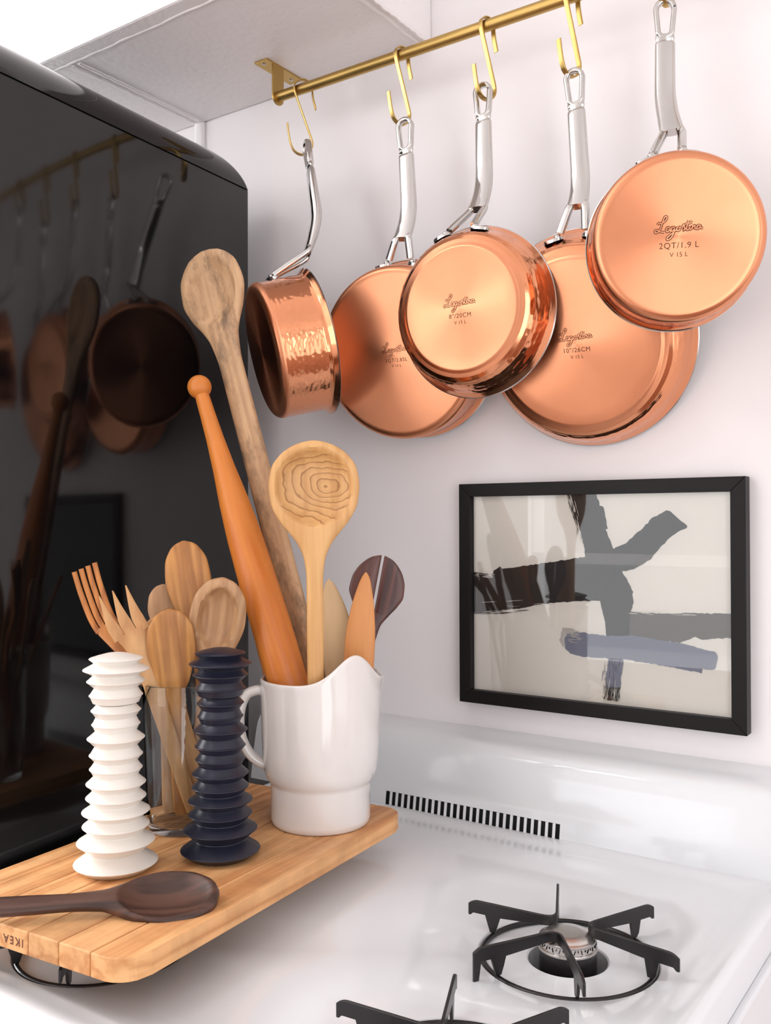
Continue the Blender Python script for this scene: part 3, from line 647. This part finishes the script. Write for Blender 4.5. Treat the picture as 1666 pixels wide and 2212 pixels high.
# ---------------------------------------------------------------- mills
def mill(name, loc, mat, label, yaw_=0):
    t = thing(name, T(*loc) @ Matrix.Rotation(yaw_, 4, 'Z'), label, 'pepper mill', 'ribbed mills on the board')
    D = [(.0078, .0409, .0265), (.0287, .0380, .0258), (.0444, .0327, .0245), (.0583, .0331, .0232), (.0722, .0294, .0222), (.0860, .0291, .0215), (.1005, .0258, .0208), (.1140, .0261, .0205),
         (.1305, .0281, .0200), (.1443, .0237, .0196), (.1580, .0244, .0205)]
    def lump(D, start, end):
        p = list(start)
        for i, (z, r, neck) in enumerate(D):
            zn = D[i + 1][0] if i + 1 < len(D) else z + .012
            p += [(r - .0011, z - .0010), (r - .0003, z - .0005), (r, z), (r - .0003, z + .0005), (r - .0011, z + .0010)]
            if i + 1 < len(D): zm = z + (zn - z) * .52; p += [(neck + .0003, zm - .0006), (neck, zm), (neck + .0003, zm + .0006)]
        return p + list(end)
    MB().lathe(lump(D, [(.00002, 0), (.029, 0), (.0315, .0008)], [(.0195, .1632), (.0190, .1645), (.00002, .1645)]), 72).build('body', mat, t, angle=25)
    D2 = [(.1730, .0262, .0212), (.1870, .0285, .0225), (.1985, .0322, .0225)]
    MB().lathe(lump(D2, [(.00002, .1652), (.0200, .1652), (.0225, .1660)], [(.0215, .2045), (.0225, .2060), (.0255, .2084), (.0263, .2092), (.0255, .2099), (.018, .2122), (.010, .2142), (.004, .2150), (.00002, .2152)]), 72).build('turning_head', mat, t, angle=25)
    return t
mill('salt_mill', (-.754, -.551, BZ), 'mill_w', 'tall ribbed ivory-white mill standing on the chopping board')
mill('pepper_mill', (-.694, -.466, BZ), 'mill_b', 'tall ribbed navy-blue mill standing on the chopping board before the mug', .4)

# ---------------------------------------------------------------- pitcher
pm = T(-.679, -.319, BZ)
pt = thing('pitcher', pm, 'white glazed ceramic pitcher with wavy rim holding the large wooden utensils', 'pitcher')
n = 96; az0 = math.radians(38.6)
def rimz(a):
    d = (math.degrees(a - az0) + 180) % 360 - 180
    b_ = math.exp(-((abs(d) - 56) / 27.0) ** 2) * .032
    if abs(d) < 30: b_ = max(b_, 0)
    return .166 + b_
PR = [(.00002, .002), (.050, .002), (.054, .0005), (.0565, .003), (.0572, .008), (.0572, .045), (.0575, .0475), (.0595, .0500), (.0625, .055), (.0650, .063), (.0662, .075), (.0672, .095), (.068, .12), (.0688, .145)]
rings = []
for r, z in PR: rings.append([(r * math.cos(2 * PI * k / n), r * math.sin(2 * PI * k / n), z) for k in range(n)])
def lipring(dr, dz):
    o_ = []
    for k in range(n):
        a = 2 * PI * k / n; d = (math.degrees(a - az0) + 180) % 360 - 180; fl = .0035 * math.exp(-(d / 22) ** 2)
        o_.append(((.0692 + fl + dr) * math.cos(a), (.0692 + fl + dr) * math.sin(a), rimz(a) + dz))
    return o_
for dr, dz in ((0, -.006), (.0003, -.002), (-.0003, -.0006), (-.0018, 0), (-.0034, -.0006), (-.0042, -.003), (-.0046, -.008)): rings.append(lipring(dr, dz))
for r, z in ((.0640, .12), (.0630, .095), (.0615, .075), (.059, .062), (.053, .052), (.052, .02), (.046, .009), (.00002, .008)): rings.append([(r * math.cos(2 * PI * k / n), r * math.sin(2 * PI * k / n), z) for k in range(n)])
MB().loft(rings, True, False).build('body', 'ceramic_w', pt, angle=60)
ha = az0 + PI; hdv = Vector((math.cos(ha), math.sin(ha), 0))
hp_ = [hdv * .063 + Vector((0, 0, .150)), hdv * .074 + Vector((0, 0, .1515)), hdv * .086 + Vector((0, 0, .145)), hdv * .0925 + Vector((0, 0, .125)), hdv * .0915 + Vector((0, 0, .102)), hdv * .084 + Vector((0, 0, .083)), hdv * .073 + Vector((0, 0, .0715)), hdv * .062 + Vector((0, 0, .066))]
MB().sweep(catmull(hp_, 8), .0085, .0058, Vector((-hdv.y, hdv.x, 0)), 18, 2.2).build('handle', 'ceramic_w', pt)

# ---------------------------------------------------------------- tumbler glass
gt = thing('glass_tumbler', T(-.7948, -.4249, BZ), 'clear glass tumbler of smaller wooden utensils behind the two mills', 'glass')
MB().lathe([(.00002, .0006), (.033, .0006), (.0360, .0014), (.0375, .004), (.0392, .04), (.0412, .09), (.0432, .140), (.0440, .1640), (.0435, .1650), (.0429, .1640), (.0421, .140), (.0401, .09), (.0381, .04), (.0363, .012), (.034, .009), (.00002, .0085)], 72).build('tumbler', 'glass', gt, angle=60)

# ---------------------------------------------------------------- wooden utensils
def section_mesh(st_, nl=25, nr=110, bowl=None):
    """stations (s, half width, half thickness, y offset, dish depth, x offset): a carved wooden blank along local +Z, face towards -Y"""
    S = np.array([list(q) + [0] * (6 - len(q)) for q in st_], float); s = S[:, 0]
    ss = np.unique(np.r_[np.linspace(s[0], s[-1], nr), s[-1] - (s[-1] - s[0]) * .01, s[-1] - (s[-1] - s[0]) * .004])
    def ip(c):
        y = S[:, c]; mm = np.zeros(len(s)); d = np.diff(y) / np.diff(s)
        for i in range(1, len(s) - 1):
            if d[i - 1] * d[i] > 0: mm[i] = 2 * d[i - 1] * d[i] / (d[i - 1] + d[i])
        mm[0], mm[-1] = d[0], d[-1]
        k = np.clip(np.searchsorted(s, ss) - 1, 0, len(s) - 2); hh = (s[k + 1] - s[k]); t = (ss - s[k]) / hh
        return (2 * t**3 - 3 * t**2 + 1) * y[k] + (t**3 - 2 * t**2 + t) * hh * mm[k] + (-2 * t**3 + 3 * t**2) * y[k + 1] + (t**3 - t**2) * hh * mm[k + 1]
    hw, ht, yo, di, xo = [ip(c) for c in range(1, 6)]
    v = np.sin(np.linspace(-PI / 2, PI / 2, nl)); rings = []
    for i in range(len(ss)):
        th = ht[i] * np.maximum(0, 1 - np.abs(v) ** 4) ** .5
        dish = di[i] * np.clip(1 - (np.abs(v) / .86) ** 3.0, 0, 1)
        if bowl:
            sc, ba, bb, dp, ex = bowl; qq = np.sqrt((hw[i] * v / bb) ** 2 + ((ss[i] - sc) / ba) ** 2)
            d1 = dp * np.clip(1 - qq ** ex, 0, 1) ** .75; d2 = dp * .8 * np.clip(1 - (qq / 1.35) ** 2, 0, 1)
        else: d1 = dish; d2 = dish * .75
        fr = yo[i] - th + d1; bk = yo[i] + th + d2
        rings.append([(xo[i] + hw[i] * v[j], fr[j], ss[i]) for j in range(nl)] + [(xo[i] + hw[i] * v[j], bk[j], ss[i]) for j in range(nl - 2, 0, -1)])
    return rings
def place(A, B, front, twist=0):
    """local +Z from bottom B to top A; local -Y turned towards `front`"""
    A, B = Vector(A), Vector(B); z = (A - B).normalized(); f = Vector(front); f = (f - z * f.dot(z)).normalized(); y = -f; x = y.cross(z)
    return frame_matrix(B, x, y, z) @ Matrix.Rotation(math.radians(twist), 4, 'Z'), (A - B).length
CAM = Vector((0, -1.17, 1.33))
def utensil(name, A, B, stations, mat, label, cat, ext=0, twist=0, front=None, group='wooden utensils', bowl=None):
    A, B = Vector(A), Vector(B); B2 = B - (A - B).normalized() * ext
    mm, L = place(A, B2, front or (CAM - A), twist)
    t = MB()
    for stl in stations(L):
        t.loft(section_mesh(stl, bowl=(L - bowl[0], *bowl[1:]) if bowl else None))
    o = t.build(name, mat, None, True, 50); o.matrix_world = mm
    return tag(o, label, cat, group)
def spoon(bl, bw, hw, dish, ht=.0035, tipw=.35, hw2=None, nk=.55):
    """bowl length, bowl half width, handle half width"""
    h2 = hw2 or hw
    def f(L):
        s0 = L - bl
        return [[(0, h2 * .8, ht * .8), (.01, h2, ht), (s0 * .6, (h2 + hw) / 2, ht), (s0 - bl * .35, hw, ht), (s0 - bl * .05, hw * 1.25, ht * 1.05), (s0 + bl * .12, bw * nk, ht, 0, 0), (s0 + bl * .28, bw * .82, ht, 0, dish * .6), (s0 + bl * .52, bw, ht, 0, dish),
                 (s0 + bl * .74, bw * .93, ht, 0, dish * .8), (s0 + bl * .9, bw * .66, ht, 0, dish * .3), (s0 + bl * .965, bw * .42, ht * .9), (s0 + bl, bw * .08, ht * .4)]]
    return f
GU, GG = 'utensils in the pitcher', 'utensils in the glass tumbler'
utensil('wooden_spoon', (-.8790, -.31, 1.6780), (-.7164, -.305, 1.1854), spoon(.118, .0470, .0165, .008, .0062, hw2=.0170, nk=.60), 'w_old', 'long worn pale wooden spoon with grey stains, tallest in the white pitcher', 'spoon', .13, group=GU, front=(.22, -1, -.05), bowl=(.056, .046, .037, .012, 2.4))
# rolling pin
A, B = Vector((-.8485, -.345, 1.4973)), Vector((-.7061, -.345, 1.148)); B2 = B - (A - B).normalized() * .11
mm, L = place(A, B2, CAM - A)
pin = thing('rolling_pin', mm, 'orange tapered wooden rolling pin with ball end leaning in the white pitcher', 'rolling pin', GU)
MB().lathe([(.00002, 0), (.014, .002), (.017, .012)] + [(r, L - d) for d, r in ((.40, .0225), (.33, .0232), (.26, .0226), (.20, .0210), (.155, .0180), (.11, .0136), (.07, .0108), (.035, .0094), (.019, .0090), (.012, .0086))] + [(.00002, L - .011)], 48).build('pin_body', 'w_pin', pin)
MB().lathe([(max(.00002, .0148 * math.sin(t)), L - .0148 * 0 - .0 + -.0148 * math.cos(t)) for t in lsp(0.02, PI, 25)], 40).build('ball_end', 'w_pin', pin)
def ladle(L):
    bl = .104; s0 = L - bl; bw = .0500; ht = .005
    return [[(0, .0085, ht), (.01, .0092, ht), (s0 - .10, .0092, ht), (s0 - .05, .0092, ht), (s0 - .028, .0115, ht), (s0 - .012, .0175, ht), (s0 + .004, .0290, ht, 0, 0), (s0 + .016, .0385, ht, 0, .004), (s0 + .034, .0475, ht, 0, .011), (s0 + .054, bw, ht, 0, .013), (s0 + .074, .0468, ht, 0, .011), (s0 + .088, .0375, ht, 0, .005), (s0 + .097, .0258, ht, 0, 0), (s0 + .102, .014, ht * .9), (s0 + bl, .004, ht * .5)]]
utensil('wooden_ladle', (-.6511, -.365, 1.4195), (-.6531, -.36, 1.151), ladle, 'w_ladle', 'large round wooden spoon with ringed grain bowl, in front in the pitcher', 'spoon', .14, group=GU, bowl=(.0505, .042, .0425, .014, 4.5))
def blade_s(w0, w1, ln, ht=.0025, skew=0):
    return lambda L: [[(0, w0 * .7, ht), (.02, w0 * .8, ht), (L - ln, w1, ht), (L - ln * .6, w1 * .98, ht), (L - ln * .35, w1 * .80, ht, 0, 0, skew * .3), (L - ln * .15, w1 * .50, ht, 0, 0, skew * .7), (L - ln * .04, w1 * .25, ht, 0, 0, skew), (L, w1 * .06, ht * .5, 0, 0, skew)]]
utensil('wooden_spreader', (-.6942, -.284, 1.2612), (-.6705, -.290, 1.1599), blade_s(.012, .0205, .12), 'w_pale', 'pale flat wooden blade just right of the large round spoon in the pitcher', 'spatula', .09, group=GU)
utensil('wooden_spreader', (-.6323, -.297, 1.2720), (-.6391, -.299, 1.1636), blade_s(.014, .0175, .13, .003, .002), 'w_beech', 'pointed orange beech blade standing at the right of the pitcher', 'spatula', .08, group=GU)
def slit(L):
    bl = .098; s0 = L - bl; out = []; bw = .0325; ht = .0028
    for sg in (-1, 1):
        p = []
        for f, wv in ((.30, .60), (.42, .84), (.55, 1.0), (.68, .97), (.80, .84), (.90, .62), (.965, .38), (1.0, .10)):
            full = bw * wv; half = max(.0006, (full - .0016) / 2); p.append((s0 + bl * f, half, ht * (1 if f < 1 else .5), 0, 0, sg * (.0016 + half)))
        out.append(p)
    out.append([(0, .006, ht), (.01, .0065, ht), (s0 - .02, .007, ht), (s0, .0095, ht), (s0 + bl * .15, bw * .36, ht), (s0 + bl * .31, bw * .62, ht)])
    return out
utensil('slotted_spoon', (-.6320, -.259, 1.2900), (-.6470, -.274, 1.1800), slit, 'w_rose', 'dark rosewood spoon split by a narrow slot, at the right back of the pitcher', 'spoon', .07, twist=0, group=GU)
utensil('wooden_spatula', (-.8000, -.302, 1.2525), (-.7395, -.322, 1.1359), blade_s(.009, .0150, .135, .003), 'w_fork', 'brown grained wooden spatula behind the rolling pin at the pitcher rim', 'spatula', .06, group=GU)
# in the tumbler
def bent(name, pts, widths, tines, mat, label, twist_lat=None, ht=.0026):
    """curved utensil swept along world points; tines = list of (offset fraction, half width, length)"""
    P = catmull(pts, 8); P = [Vector(p) for p in P]; N = len(P); A0 = P[0]
    view = (CAM - A0).normalized(); ax = (P[0] - P[N // 2]).normalized(); lat = twist_lat or ax.cross(view).normalized()
    mb = MB(); aw = [np.interp(i / (N - 1), [q[0] for q in widths], [q[1] for q in widths]) for i in range(N)]
    n0 = next((i for i in range(N) if (P[i] - P[0]).length > tines[0][2] * .97), 0)
    mb.sweep(P[n0:], aw[n0:], [ht] * (N - n0), lat, 14, 3)
    for off, hw, ln, tap in tines:
        q = []; wv = []
        for i in range(0, n0 + 2):
            d = (P[i] - P[0]).length; f = min(1, d / ln)
            q.append(P[i] + lat * off * (1 + .10 * (1 - f))); wv.append(hw * (tap + (1 - tap) * min(1, f * 1.3)))
        mb.sweep(q, wv, [ht * .8] * len(q), lat, 10, 3)
    B_ = P[-1]; mm = T(*B_); mb.xf(mm.inverted()); o = mb.build(name, mat, None, True, 50); o.matrix_world = mm
    return tag(o, label, 'fork', GG)
bent('wooden_fork', [(-.9085, -.470, 1.2780), (-.9035, -.464, 1.2500), (-.8905, -.457, 1.2150), (-.8615, -.450, 1.1828), (-.8305, -.436, 1.136), (-.807, -.412, 1.0578), (-.798, -.402, .9985)],
     [(0, .0149), (.27, .0147), (.36, .0134), (.47, .0105), (.60, .0075), (1, .0065)], [(-.0112, .0034, .070, .9), (-.0037, .0034, .072, .9), (.0037, .0034, .072, .9), (.0112, .0034, .070, .9)], 'w_fork', 'orange wooden fork with four narrow tines, leftmost in the glass tumbler', ht=.0032)
bent('wooden_fork', [(-.8440, -.482, 1.2540), (-.8330, -.476, 1.2230), (-.8168, -.468, 1.1908), (-.7978, -.455, 1.1243), (-.7790, -.440, 1.0500), (-.7700, -.431, 1.0100)],
     [(0, .0208), (.20, .0208), (.28, .0188), (.40, .0135), (.52, .0095), (1, .0075)], [(-.0138, .0068, .050, .10), (0, .0068, .048, .10), (.0138, .0068, .050, .10)], 'w_cherry', 'pale wooden fork with three pointed tines in the glass tumbler')
utensil('wooden_spatula', (-.8343, -.434, 1.2202), (-.7784, -.425, 1.0645), spoon(.085, .0160, .0095, 0, .0026), 'w_cherry', 'slim pale wooden spatula just behind the flat paddle spoon in the tumbler', 'spatula', .035, group=GG)
utensil('wooden_spoon', (-.7862, -.452, 1.2345), (-.7915, -.432, 1.0500), spoon(.092, .0268, .0088, 0, .0034, nk=.66), 'w_olive', 'golden flat wooden paddle spoon standing foremost in the glass tumbler', 'spoon', .050, group=GG)
utensil('wooden_spoon', (-.853, -.400, 1.2565), (-.8125, -.428, .9985), spoon(.06, .0185, .0075, 0, .003), 'w_tan', 'small pale wooden spoon half hidden behind the tall oval spoon in the tumbler', 'spoon', 0, group=GG)
utensil('wooden_spoon', (-.8273, -.392, 1.308), (-.7946, -.397, 1.1631), spoon(.100, .0265, .0070, 0, .0034, nk=.6), 'w_olive', 'tall oval olive wood spoon with wavy grain, highest in the glass tumbler', 'spoon', .12, group=GG)
utensil('wooden_spoon', (-.7442, -.410, 1.268), (-.8010, -.408, .9985), spoon(.105, .0315, .0085, .010, .0045), 'w_tan', 'tan wooden spoon with deep oval bowl, behind the navy mill', 'spoon', 0, group=GG, bowl=(.047, .036, .0215, .013, 5))
# dark spoon on the board
utensil('wooden_spoon', (-.6100, -.5530, BZ + .0085), (-.7600, -.7250, BZ + .0165), spoon(.098, .0325, .0090, .0070, .0050, hw2=.0110), 'w_dark', 'dark walnut wooden spoon lying on the near end of the chopping board', 'spoon', .03, front=(.22, -.28, 1), group='spoon on the board', bowl=(.047, .041, .0285, .0095, 2.6))
